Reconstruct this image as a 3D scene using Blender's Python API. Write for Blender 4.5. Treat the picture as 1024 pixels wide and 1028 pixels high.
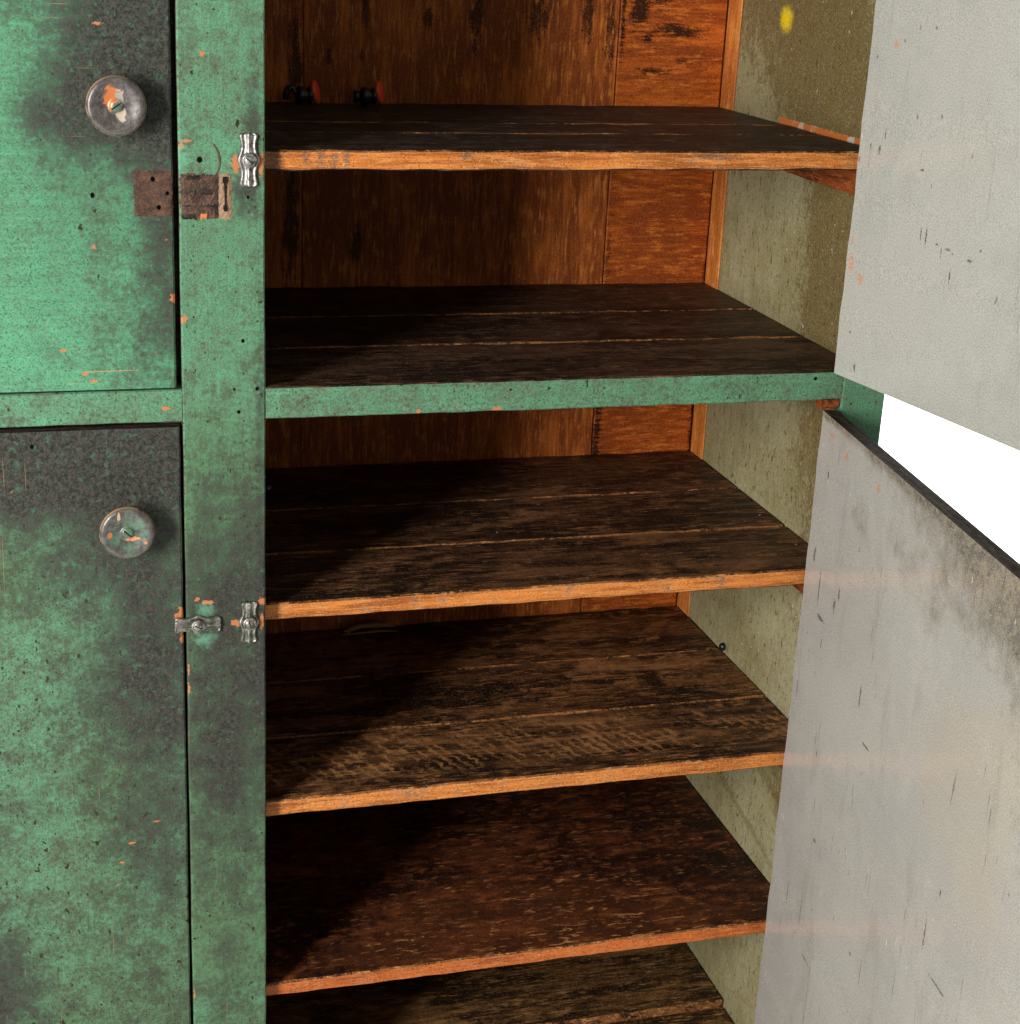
import bpy, math, random
from mathutils import Vector, Matrix

scene = bpy.context.scene
for o in list(bpy.data.objects):
    bpy.data.objects.remove(o)
COL = scene.collection

# ------------------------------------------------------------------ camera
cam_d = bpy.data.cameras.new('camera')
cam = bpy.data.objects.new('camera', cam_d)
COL.objects.link(cam)
_R = Vector((0.95972185, -0.27701691, 0.04685716))
_U = Vector((0.0493353, 0.33035581, 0.94256622))
_F = Vector((0.27658632, 0.90228968, -0.3307164))
_m = Matrix((_R, _U, -_F)).transposed().to_4x4()
_m.translation = (-0.2331, -1.5959, 0.2284)
cam.matrix_world = _m
cam_d.sensor_fit = 'HORIZONTAL'
cam_d.sensor_width = 36.0
cam_d.lens = 36.0 * 1695.9 / 1024.0
cam_d.clip_start = 0.02
cam_d.clip_end = 60
scene.camera = cam

# ------------------------------------------------------------------ world, lamps, exposure
world = bpy.data.worlds.new('World')
scene.world = world
world.use_nodes = True
bg = world.node_tree.nodes['Background']
bg.inputs[0].default_value = (1.0, 0.98, 0.95, 1)
bg.inputs[1].default_value = 0.18

def area(name, loc, target, sx, sy, power, col):
    d = bpy.data.lights.new(name, 'AREA')
    d.shape = 'RECTANGLE'; d.size = sx; d.size_y = sy; d.energy = power; d.color = col
    o = bpy.data.objects.new(name, d); COL.objects.link(o)
    o.location = loc
    q = (Vector(target) - Vector(loc)).to_track_quat('-Z', 'Y')
    o.rotation_euler = q.to_euler()
    return o
# tall softbox to the left of the camera, 45 degrees to the cupboard front
area('key_softbox', (-1.70, -1.72, 0.22), (0.1, 0.1, -0.25), 0.46, 1.2, 101, (1.0, 0.965, 0.91))
# lamp added out of view to whiten the paper behind the cupboard
area('added_backdrop_lamp', (1.9, 0.75, 0.9), (1.9, 2.2, 0.1), 1.4, 1.0, 260, (1, 1, 1))

scene.view_settings.view_transform = 'Standard'
scene.view_settings.look = 'None'
scene.view_settings.exposure = 0.0
scene.view_settings.gamma = 1.0
scene.cycles.max_bounces = 6
scene.cycles.diffuse_bounces = 3
scene.cycles.glossy_bounces = 2
scene.cycles.caustics_reflective = False
scene.cycles.caustics_refractive = False

# ------------------------------------------------------------------ node helpers
class NT:
    def __init__(self, name):
        self.mat = bpy.data.materials.new(name)
        self.mat.use_nodes = True
        self.t = self.mat.node_tree
        self.t.nodes.clear()
        self.out = self.n('ShaderNodeOutputMaterial')
        self.b = self.n('ShaderNodeBsdfPrincipled')
        self.t.links.new(self.b.outputs[0], self.out.inputs[0])
        tc = self.n('ShaderNodeTexCoord')
        self.P = tc.outputs['Object']
        s = self.n('ShaderNodeSeparateXYZ'); self.t.links.new(self.P, s.inputs[0])
        self.x, self.y, self.z = s.outputs
        self.rnd = None
    def n(self, k):
        return self.t.nodes.new(k)
    def set(self, inp, v):
        if isinstance(v, bpy.types.NodeSocket):
            self.t.links.new(v, inp)
        elif isinstance(v, (tuple, list)) and len(v) == 3 and inp.type == 'RGBA':
            inp.default_value = (*v, 1)
        else:
            inp.default_value = v
    def m(self, op, a, b=0.0, c=0.0, clamp=False):
        nd = self.n('ShaderNodeMath'); nd.operation = op; nd.use_clamp = clamp
        for i, v in enumerate((a, b, c)):
            self.set(nd.inputs[i], v)
        return nd.outputs[0]
    def add(self, a, b): return self.m('ADD', a, b)
    def sub(self, a, b): return self.m('SUBTRACT', a, b)
    def mul(self, a, b): return self.m('MULTIPLY', a, b)
    def mx(self, a, b): return self.m('MAXIMUM', a, b)
    def inv(self, a): return self.m('SUBTRACT', 1.0, a)
    def step(self, v, lo, hi):            # smooth 0..1 ramp
        nd = self.n('ShaderNodeMapRange'); nd.interpolation_type = 'SMOOTHSTEP'
        self.set(nd.inputs[0], v); self.set(nd.inputs[1], lo); self.set(nd.inputs[2], hi)
        return nd.outputs[0]
    def mix(self, f, a, b, mode='MIX'):
        nd = self.n('ShaderNodeMix'); nd.data_type = 'RGBA'; nd.blend_type = mode
        nd.clamp_factor = True
        self.set(nd.inputs[0], f); self.set(nd.inputs[6], a); self.set(nd.inputs[7], b)
        return nd.outputs[2]
    def sc(self, s, off=(0, 0, 0), P=None, rot=(0, 0, 0)):
        nd = self.n('ShaderNodeMapping'); nd.vector_type = 'POINT'
        self.set(nd.inputs[0], P or self.P)
        nd.inputs['Location'].default_value = off
        nd.inputs['Rotation'].default_value = rot
        nd.inputs['Scale'].default_value = s
        v = nd.outputs[0]
        if self.rnd is not None:
            a = self.n('ShaderNodeVectorMath'); a.operation = 'ADD'
            self.set(a.inputs[0], v); self.set(a.inputs[1], self.rnd)
            v = a.outputs[0]
        return v
    def use_random(self, amp=37.0):
        oi = self.n('ShaderNodeObjectInfo')
        r = oi.outputs['Random']
        c = self.n('ShaderNodeCombineXYZ')
        self.set(c.inputs[0], self.mul(r, amp)); self.set(c.inputs[1], self.mul(r, amp * 1.7)); self.set(c.inputs[2], self.mul(r, amp * 0.6))
        self.rnd = c.outputs[0]
        return r
    def noise(self, s, detail=4, rough=0.6, off=(0, 0, 0), dist=0.0, rot=(0, 0, 0)):
        nd = self.n('ShaderNodeTexNoise')
        if not isinstance(s, tuple): s = (s, s, s)
        self.set(nd.inputs['Vector'], self.sc(s, off, rot=rot))
        nd.inputs['Scale'].default_value = 1.0
        nd.inputs['Detail'].default_value = detail
        nd.inputs['Roughness'].default_value = rough
        nd.inputs['Distortion'].default_value = dist
        return nd.outputs[0]
    def flecks(self, s, prob, size, off=(0, 0, 0), rot=(0, 0, 0), soft=0.12, warp=0.0):
        """sparse fleck mask: voronoi cells, a share of them (prob) carry a fleck of the given size"""
        if not isinstance(s, tuple): s = (s, s, s)
        v = self.sc(s, off, rot=rot)
        if warp:
            nn = self.n('ShaderNodeTexNoise'); self.set(nn.inputs['Vector'], v)
            nn.inputs['Scale'].default_value = 1.7; nn.inputs['Detail'].default_value = 3
            a = self.n('ShaderNodeVectorMath'); a.operation = 'MULTIPLY_ADD'
            self.set(a.inputs[0], nn.outputs['Color']); a.inputs[1].default_value = (warp,) * 3; self.set(a.inputs[2], v)
            v = a.outputs[0]
        nd = self.n('ShaderNodeTexVoronoi')
        self.set(nd.inputs['Vector'], v); nd.inputs['Scale'].default_value = 1.0
        sp = self.n('ShaderNodeSeparateColor'); self.set(sp.inputs[0], nd.outputs['Color'])
        keep = self.m('LESS_THAN', sp.outputs[0], prob)
        r = self.mul(sp.outputs[1], size)
        d = self.sub(r, nd.outputs['Distance'])
        return self.mul(keep, self.step(d, 0.0, soft * size))
    def blob(self, cx, cz, rx, rz, h='x', v='z'):
        a = getattr(self, h); b = getattr(self, v)
        dx = self.m('DIVIDE', self.sub(a, cx), rx); dz = self.m('DIVIDE', self.sub(b, cz), rz)
        d2 = self.add(self.mul(dx, dx), self.mul(dz, dz))
        return self.m('EXPONENT', self.mul(d2, -1.0))
    def spot(self, cx, cz, rx, rz, h='x', v='z', wob=None, soft=0.25):
        a = getattr(self, h); b = getattr(self, v)
        dx = self.m('DIVIDE', self.sub(a, cx), rx); dz = self.m('DIVIDE', self.sub(b, cz), rz)
        d = self.m('SQRT', self.add(self.mul(dx, dx), self.mul(dz, dz)))
        if wob is not None: d = self.add(d, wob)
        return self.sub(1.0, self.step(d, 1.0 - soft, 1.0 + soft))
    def many(self, L, op='MAXIMUM'):
        r = L[0]
        for k in L[1:]: r = self.m(op, r, k)
        return r
    def finish(self, col, rough=0.5, spec=0.5, metal=0.0, bump=None, strength=0.3, dist=0.001):
        self.set(self.b.inputs['Base Color'], col)
        self.set(self.b.inputs['Roughness'], rough)
        self.set(self.b.inputs['Specular IOR Level'], spec)
        self.set(self.b.inputs['Metallic'], metal)
        if bump is not None:
            nd = self.n('ShaderNodeBump'); nd.inputs['Strength'].default_value = strength
            nd.inputs['Distance'].default_value = dist
            self.set(nd.inputs['Height'], bump)
            self.t.links.new(nd.outputs[0], self.b.inputs['Normal'])
        return self.mat

# ------------------------------------------------------------------ materials
def green_paint(name, grime_blobs, grime_bias=0.0, grain='z', speck=0.25, dirty=None, chips=(), holes=(), light=(), fade=0.4,
                scratch=0.0, olive=None, dull=0.0):
    t = NT(name)
    n1 = t.noise(6, 4, 0.65, (3.1, 0, 1.7))
    n2 = t.noise(36, 5, 0.72, (9, 2, 5))
    n3 = t.noise(210, 3, 0.75, (1, 2, 3))
    n4 = t.noise(560, 2, 0.7)
    st = t.noise((12, 12, 260) if grain == 'x' else (260, 12, 12), 2, 0.6, (4, 4, 4))
    mott = t.add(t.mul(n2, 0.45), t.add(t.mul(n3, 0.35), t.mul(n4, 0.2)))
    v = t.add(t.mul(n1, 0.40), t.add(t.mul(mott, 0.5), t.mul(st, 0.25)))
    col = t.mix(t.step(v, 0.44, 0.70), (0.058, 0.212, 0.112), (0.100, 0.405, 0.225))
    col = t.mix(t.mul(t.step(t.add(t.mul(n3, .6), t.mul(n1, .5)), 0.58, 0.78), 0.35), col, (0.17, 0.46, 0.30))
    if dull: col = t.mix(dull, col, (0.125, 0.205, 0.125))
    # dirt film: olive brown haze following the mottling
    film = t.step(mott, 0.42, 0.62)
    dd = t.many([t.blob(*b) for b in dirty], 'ADD') if dirty else 0.0
    filmk = t.m('ADD', fade, t.mul(dd, 0.45), clamp=True)
    col = t.mix(t.mul(film, filmk), col, t.mix(n2, (0.100, 0.085, 0.068), (0.105, 0.135, 0.072)))
    if olive is not None:
        oo = t.many([t.blob(*b) for b in olive], 'ADD')
        col = t.mix(t.mul(t.step(t.add(oo, t.mul(t.sub(mott, .5), 3.0)), .0, 1.3), 0.75), col, (0.085, 0.150, 0.062))
    # salt-and-pepper of the worn film
    col = t.mix(t.mul(t.step(n4, 0.53, 0.70), 0.30), col, (0.24, 0.42, 0.27))
    col = t.mix(t.mul(t.step(n4, 0.49, 0.34), 0.66), col, (0.040, 0.040, 0.022))
    # heavy hand grime: soft olive veil first, then black
    g = t.many([t.mul(t.blob(*b[:4]), b[4]) for b in grime_blobs], 'ADD')
    g = t.add(g, grime_bias)
    gg = t.add(g, t.add(t.mul(t.sub(n1, 0.5), 0.8), t.mul(t.sub(mott, 0.5), 4.0)))
    veil = t.step(gg, -0.15, 0.85)
    col = t.mix(t.mul(veil, 0.60), col, (0.040, 0.070, 0.040))
    gf = t.step(gg, 0.15, 1.20)
    gcol = t.mix(t.step(t.add(t.mul(n3, .6), t.mul(n4, .4)), 0.38, 0.62), (0.008, 0.007, 0.007), (0.062, 0.053, 0.050))
    gcol = t.mix(t.mul(t.step(t.noise(95, 4, .75, (7, 7, 7)), .55, .66), .7), gcol, (0.055, 0.130, 0.075))
    col = t.mix(t.mul(gf, 0.92), col, gcol)
    # pits and brown specks
    pit = t.flecks((150, 150, 95), speck, 0.40, (2, 0, 3), warp=0.6)
    pit3 = t.flecks((98, 98, 68), speck * .95, 0.33, (4, 0, 9), warp=1.0)
    pit = t.mul(t.mx(pit, pit3), t.sub(1.0, t.mul(gf, .75)))
    pit2 = t.flecks((330, 330, 250), min(speck * 1.3 + .06, 1), 0.52, (5, 0, 1), warp=0.5)
    col = t.mix(t.mul(t.mx(pit, t.mul(pit2, 0.75)), 0.90), col, (0.026, 0.013, 0.006))
    # bare wood nicks and hair scratches
    nick = t.flecks((24, 24, 90) if grain == 'x' else (90, 90, 34), 0.02, 0.10, (8, 1, 2), warp=0.8)
    nick = t.mx(nick, t.flecks((80, 80, 110), 0.03, 0.20, (3, 8, 2), warp=0.9))
    scr_s = (9, 9, 560) if grain == 'x' else (560, 9, 9)
    scr = t.step(t.noise(scr_s, 1, 0.5, (1, 5, 2)), 0.70, 0.745)
    scr = t.mul(scr, t.step(n1, 0.48, 0.60))
    col = t.mix(t.mul(scr, scratch), col, t.mix(n3, (0.42, 0.15, 0.05), (0.55, 0.32, 0.16)))
    col = t.mix(t.mul(nick, 0.8), col, (0.50, 0.145, 0.035))
    wob = t.add(t.mul(t.sub(n3, 0.5), 3.0), t.mul(t.sub(n2, .5), 3.0))
    if chips:
        ch = t.many([t.spot(*c, wob=wob, soft=.2) for c in chips])
        col = t.mix(t.mul(ch, .9), col, t.mix(n3, (0.56, 0.145, 0.035), (0.44, 0.21, 0.10)))
    if light:
        ch = t.many([t.spot(*c, wob=wob, soft=.8) for c in light])
        col = t.mix(t.mul(ch, .55), col, (0.14, 0.38, 0.25))
    hh = 0.0
    if holes:
        hh = t.many([t.spot(*c, soft=.2) for c in holes])
        col = t.mix(hh, col, (0.006, 0.004, 0.003))
    h = t.sub(t.add(t.mul(n4, 0.35), t.mul(st, 0.6)), t.mul(pit, 0.6))
    return t.finish(col, t.add(0.42, t.mul(n2, 0.25)), t.mul(t.sub(1.0, t.mx(hh, t.mul(pit, .8))), .24), 0, h, 0.40, 0.0012)

G_UP = green_paint('green_paint_horizontal',
    [(-.150, .052, .062, .046, .95), (-.108, .12, .060, .080, 1.05), (-.092, .03, .035, .10, .75), (-.090, -.10, .030, .10, .58),
     (-.15, .13, .06, .05, .50), (-.165, -.02, .05, .07, .28), (-.10, -.18, .06, .05, .25), (-.20, .04, .03, .05, .3), (-.13, -.11, .05, .06, .20), (-.225, .145, .03, .02, .4)],
    -0.02, 'x', dull=.08, speck=0.03, scratch=0.9, fade=.40,
    dirty=[(-.11, -.1, .06, .13)],
    chips=[(-.148, .1245, .0035, .0016), (-.190, -.173, .0035, .0015), (-.170, -.196, .0035, .0015), (-.163, -.203, .004, .0015),
           (-.0872, -.124, .0034, .0056), (-.158, -.075, .0018, .0028)],
    holes=[(-.158, -.0275, .0020, .0026)])
G_LOW = green_paint('green_paint_vertical',
    [(-.16, -.278, .16, .042, 1.25), (-.235, -.31, .08, .050, .75), (-.13, -.335, .055, .05, .75), (-.105, -.46, .050, .12, .66), (-.145, -.53, .06, .08, .40),
     (-.12, -.70, .06, .09, .40), (-.285, -.87, .045, .09, .85), (-.2, -.40, .08, .04, .35), (-.11, -.62, .06, .22, .30), (-.12, -.95, .09, .12, .22), (-.25, -.66, .05, .05, .15)],
    0.20, 'z', dull=.42, speck=0.32, scratch=0.5, fade=.80,
    dirty=[(-.2, -.65, .2, .35), (-.12, -.5, .06, .25)],
    olive=[(-.25, -.40, .05, .06), (-.15, -.95, .2, .2), (-.15, -.62, .05, .1)],
    chips=[(-.113, -.682, .0035, .0011), (-.140, -.705, .0035, .0011), (-.152, -.727, .002, .0012), (-.0845, -.447, .0026, .0055), (-.0845, -.476, .0022, .006), (-.088, -.45, .004, .003)],
    holes=[(-.222, -.266, .0020, .0024)])
G_STILE = green_paint('green_paint_stile',
    [(-.03, -.52, .06, .12, .62), (-.045, -.43, .05, .06, .40), (-.02, -.03, .012, .018, .75), (-.012, .05, .008, .05, .5), (-.05, -.62, .05, .08, .50),
     (-.004, -.3, .006, .3, .35), (-.04, -.31, .05, .05, .34), (-.03, -.38, .05, .05, .30), (-.03, -.75, .06, .1, .36), (-.04, -.92, .06, .1, .30), (-.04, -.55, .08, .25, .25)],
    0.05, 'z', dull=.32, speck=0.17, scratch=0.45, fade=.68,
    dirty=[(-.04, -.5, .07, .25), (-.04, -.85, .07, .25), (-.04, .05, .06, .1)],
    olive=[(-.04, -.36, .1, .16), (-.04, -.62, .1, .14), (-.04, -.85, .1, .14)],
    chips=[(-.0775, .019, .003, .003), (-.072, .0225, .006, .0014), (-.004, .000, .0026, .011), (-.057, .100, .0026, .0024), (-.0775, -.145, .0026, .003),
           (-.058, -.437, .006, .0022), (-.069, -.433, .0025, .0020), (-.003, -.440, .004, .004), (-.029, -.462, .005, .003), (-.004, -.459, .002, .008),
           (-.027, .002, .004, .008), (-.0785, -.53, .0012, .006), (-.0785, -.51, .001, .006), (-.0785, -.90, .001, .006)],
    light=[(-.0775, .008, .006, .012), (-.062, -.478, .009, .007), (-.061, -.445, .007, .006)],
    holes=[(-.0605, .0055, .0026, .0030), (-.016, -.029, .0014, .0016), (-.0215, -.167, .0018, .002), (-.026, -.238, .0018, .002), (-.008, -.215, .0018, .002),
           (-.03, -.215, .0013, .0013)])
G_RAIL = green_paint('green_paint_rail', [(.5, -.235, .02, .02, .2)], 0.0, 'x', dull=.35, speck=0.14, scratch=0.3, fade=.78,
    dirty=[(.2, -.23, .2, .05)], chips=[(.154, -.2445, .0018, .003), (.237, -.2445, .005, .0024), (-.095, -.2325, .004, .0013)],
    holes=[(.592, -.222, .002, .002)])

def wood(name, lo, mid, hi, grain=(7, 60, 60), fleck=0.3, fleck_col=(0.28, 0.13, 0.05), fleck_s=(70, 260, 260), rough=0.58, spec=0.20,
         contrast=(0.47, 0.65), stains=(), stain_axes=('x', 'z'), dust=0.0, saw=None, black=0.0, grey=None, bump=0.4, worn=None, stain_k=.92, patch=0.0):
    t = NT(name)
    t.use_random()
    g1 = t.noise(grain, 4, 0.65, (1, 2, 3), 0.4)
    g2 = t.noise(tuple(k * 5 for k in grain), 3, 0.68, (5, 2, 7), 0.2)
    n1 = t.noise(6, 2, 0.6, (2, 8, 1))
    n2 = t.noise(45, 4, 0.7, (9, 8, 1))
    n4 = t.noise(480, 2, 0.7, (3, 3, 3))
    v = t.add(t.mul(g1, 0.50), t.add(t.mul(g2, 0.28), t.mul(n1, 0.28)))
    f = t.step(v, *contrast)
    col = t.mix(f, lo, mid)
    col = t.mix(t.step(t.add(t.mul(g2, .6), t.mul(n2, .45)), 0.53, 0.68), col, hi)
    if patch:
        pn = t.noise((5, 17, 17) if grain[0] < grain[1] else (17, 17, 5), 4, .6, (8, 3, 5), 1.0)
        col = t.mix(t.mul(t.step(t.add(t.mul(pn, .75), t.mul(n2, .25)), .51, .66), patch), col, hi)
        col = t.mix(t.mul(t.step(t.add(t.mul(pn, .75), t.mul(g1, .25)), .48, .36), min(1.0, patch * 1.5)), col, lo)
    if black:
        col = t.mix(t.mul(t.step(t.add(t.mul(n2, .55), t.mul(g1, .5)), .54, .66), black), col, tuple(k * 0.15 for k in lo))
    if worn is not None:
        w = t.step(t.add(t.many([t.blob(*b, 'x', 'y') for b in worn], 'ADD'), t.mul(t.sub(n2, .5), 1.8)), .20, .95)
        col = t.mix(t.mul(w, 0.22), col, hi)
        wmask = t.add(.12, w)
    if saw is not None:
        (y0, y1), ang = saw
        wv = t.n('ShaderNodeTexWave'); wv.wave_type = 'BANDS'; wv.bands_direction = 'X'
        rn = t.rnd; t.rnd = None
        t.set(wv.inputs['Vector'], t.sc((1, 1, 1), rot=(0, 0, ang)))
        t.rnd = rn
        wv.inputs['Scale'].default_value = 24; wv.inputs['Distortion'].default_value = 4.5
        wv.inputs['Detail'].default_value = 3; wv.inputs['Detail Scale'].default_value = 5
        msk = t.mul(t.step(t.y, y0, y0 + .03), t.inv(t.step(t.y, y1 - .03, y1)))
        sw = t.mul(t.mul(t.step(wv.outputs['Fac'], .45, .95), msk), t.step(t.add(t.mul(n2, .6), t.mul(n1, .4)), .46, .60))
        col = t.mix(t.mul(sw, .72), col, (0.48, 0.23, 0.085))
    if fleck:
        fs = tuple(k * .8 for k in fleck_s)
        fn = t.noise(fs, 2, .6, (3, 2, 1), 1.1)
        fl = t.step(fn, .70 - fleck * .24, .75 - fleck * .24)
        fl = t.mul(fl, t.step(t.add(t.mul(n1, .6), t.mul(n2, .4)), 0.44, 0.56))
        if worn is not None: fl = t.m('MULTIPLY', fl, wmask, clamp=True)
        fl2 = t.flecks(tuple(k * 1.6 for k in fleck_s), fleck, 0.45, (1, 7, 1), warp=1.2)
        col = t.mix(t.mul(fl, 0.8), col, fleck_col)
        col = t.mix(t.mul(fl2, 0.45), col, tuple(k * 0.75 for k in fleck_col))
    if grey is not None:
        col = t.mix(t.mul(t.step(t.add(t.mul(n2, .7), t.mul(g2, .3)), .52, .68), grey[1]), col, grey[0])
    if stains:
        wob = t.add(t.mul(t.sub(n2, 0.5), 3.2), t.add(t.mul(t.sub(g2, .5), 3.0), t.mul(t.sub(n4, .5), 1.5)))
        s = t.many([t.spot(*c, h=stain_axes[0], v=stain_axes[1], wob=wob, soft=.6) for c in stains])
        col = t.mix(t.mul(s, stain_k), col, (0.006, 0.004, 0.003) if stain_k > .8 else (0.075, 0.07, 0.07))
    col = t.mix(t.mul(t.step(n4, 0.46, 0.30), 0.65), col, tuple(k * 0.3 for k in lo))
    col = t.mix(t.mul(t.step(n4, 0.56, 0.74), 0.45), col, tuple(min(k * 1.5, .7) for k in hi))
    if dust:
        du = t.flecks(210, dust, 0.16, (7, 7, 1))
        col = t.mix(t.mul(du, .8), col, (0.45, 0.38, 0.32))
    h = t.add(t.mul(g2, 0.8), t.mul(n4, 0.3))
    return t.finish(col, t.add(rough, t.mul(t.sub(n2, .5), .3)), spec, 0, h, bump, 0.0012)

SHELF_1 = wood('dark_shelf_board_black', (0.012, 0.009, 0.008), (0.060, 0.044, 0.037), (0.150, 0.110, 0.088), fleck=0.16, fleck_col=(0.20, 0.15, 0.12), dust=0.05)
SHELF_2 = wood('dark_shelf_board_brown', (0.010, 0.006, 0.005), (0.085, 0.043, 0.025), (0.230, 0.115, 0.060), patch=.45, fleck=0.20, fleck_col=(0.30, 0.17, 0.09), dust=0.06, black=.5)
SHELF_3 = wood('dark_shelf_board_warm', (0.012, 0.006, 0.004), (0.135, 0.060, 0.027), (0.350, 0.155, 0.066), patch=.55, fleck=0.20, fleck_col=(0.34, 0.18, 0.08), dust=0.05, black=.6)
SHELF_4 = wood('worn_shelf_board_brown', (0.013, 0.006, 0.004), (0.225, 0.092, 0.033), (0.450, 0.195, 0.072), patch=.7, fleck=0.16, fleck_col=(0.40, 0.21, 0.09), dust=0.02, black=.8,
               stains=[(.40, .245, .16, .007), (.535, .235, .010, .03), (.555, .20, .03, .014), (.3, .255, .1, .008), (.12, .22, .2, .010)], stain_axes=('x', 'y'))
SHELF_4F = wood('saw_marked_shelf_board', (0.011, 0.006, 0.004), (0.170, 0.072, 0.028), (0.420, 0.185, 0.070), patch=.7, fleck=0.16, fleck_col=(0.38, 0.20, 0.09), black=.7, saw=((.040, .165), -.45))
SHELF_5 = wood('scratched_reddish_panel', (0.011, 0.004, 0.003), (0.105, 0.028, 0.009), (0.210, 0.062, 0.020), grain=(9, 26, 26), fleck=0.40, fleck_col=(0.56, 0.24, 0.085),
               fleck_s=(42, 170, 170), patch=.55, dust=0.02, black=.75, worn=[(.26, .10, .17, .09), (.42, .08, .16, .08), (.33, .05, .3, .03)])
SHELF_6 = wood('yellow_brown_board', (0.014, 0.008, 0.004), (0.170, 0.080, 0.028), (0.370, 0.190, 0.070), patch=.6, fleck=0.22, fleck_col=(0.42, 0.25, 0.10), dust=0.02, black=.6)
EDGE = wood('bare_shelf_edge', (0.30, 0.085, 0.018), (0.60, 0.205, 0.046), (0.74, 0.33, 0.105), grain=(9, 170, 170), fleck=0.10, fleck_col=(0.70, 0.42, 0.2), fleck_s=(120, 200, 200),
            contrast=(.42, .60), grey=((0.16, 0.10, 0.075), .80), rough=.5, stain_k=.55,
            stains=[(.042, .008, .003, .007), (.056, .006, .004, .009), (.069, .003, .0035, .007), (.081, .005, .003, .010), (.012, .004, .006, .012), (.20, .008, .006, .003), (.46, .010, .02, .003)])
EDGE_RED = wood('reddish_plywood_edge', (0.16, 0.034, 0.009), (0.52, 0.130, 0.028), (0.68, 0.24, 0.075), grain=(11, 260, 260), fleck=0.08, fleck_col=(0.62, 0.3, 0.14), fleck_s=(90, 300, 300),
                contrast=(.36, .60), grey=((0.12, 0.065, 0.05), .45), rough=.5)
SEAM = wood('worn_board_arris', (0.03, 0.014, 0.007), (0.24, 0.095, 0.032), (0.55, 0.24, 0.09), grain=(30, 60, 60), fleck=0, contrast=(.45, .58))
CLEAT = wood('red_brown_cleat', (0.07, 0.018, 0.006), (0.26, 0.062, 0.016), (0.34, 0.10, 0.03), grain=(40, 9, 90), fleck=0, contrast=(.38, .6))
BACK_V = wood('brown_back_board', (0.240, 0.054, 0.012), (0.54, 0.145, 0.026), (0.62, 0.20, 0.040), grain=(55, 55, 6), fleck=0.05, fleck_col=(0.10, 0.035, 0.012), fleck_s=(200, 200, 60),
              stains=[(.325, .105, .006, .030), (.330, .140, .005, .04), (.19, .13, .004, .02), (.265, .115, .006, .01), (.405, .13, .012, .03), (.47, .125, .006, .03), (.50, .10, .006, .035), (.105, .05, .006, .05),
                      (.185, .065, .0025, .006), (.145, .062, .003, .008), (.10, -.12, .008, .08), (.18, -.16, .006, .02)], bump=.25, stain_k=.81)
BACK_H = wood('orange_back_board', (0.25, 0.050, 0.009), (0.53, 0.118, 0.015), (0.60, 0.165, 0.026), grain=(8, 70, 62), fleck=0.05, fleck_col=(0.12, 0.03, 0.01), fleck_s=(60, 200, 200),
              stains=[(.595, .105, .026, .006), (.56, .055, .018, .004), (.56, .155, .016, .02), (.535, .13, .012, .02), (.60, .068, .008, .003), (.533, .17, .012, .03), (.60, -.035, .018, .004), (.55, .095, .005, .006),
                      (.516, -.36, .005, .13), (.655, -.36, .004, .12), (.516, .14, .003, .05)], bump=.25)
STRIP = wood('bare_corner_strip', (0.46, 0.13, 0.024), (0.72, 0.25, 0.050), (0.74, 0.31, 0.09), grain=(60, 60, 6), fleck=0.05, fleck_s=(200, 200, 80), fleck_col=(0.14, 0.04, 0.012))
RAW = wood('light_block_board', (0.16, 0.06, 0.02), (0.30, 0.13, 0.05), (0.36, 0.18, 0.08), grain=(6, 60, 60), fleck=0)

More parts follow.
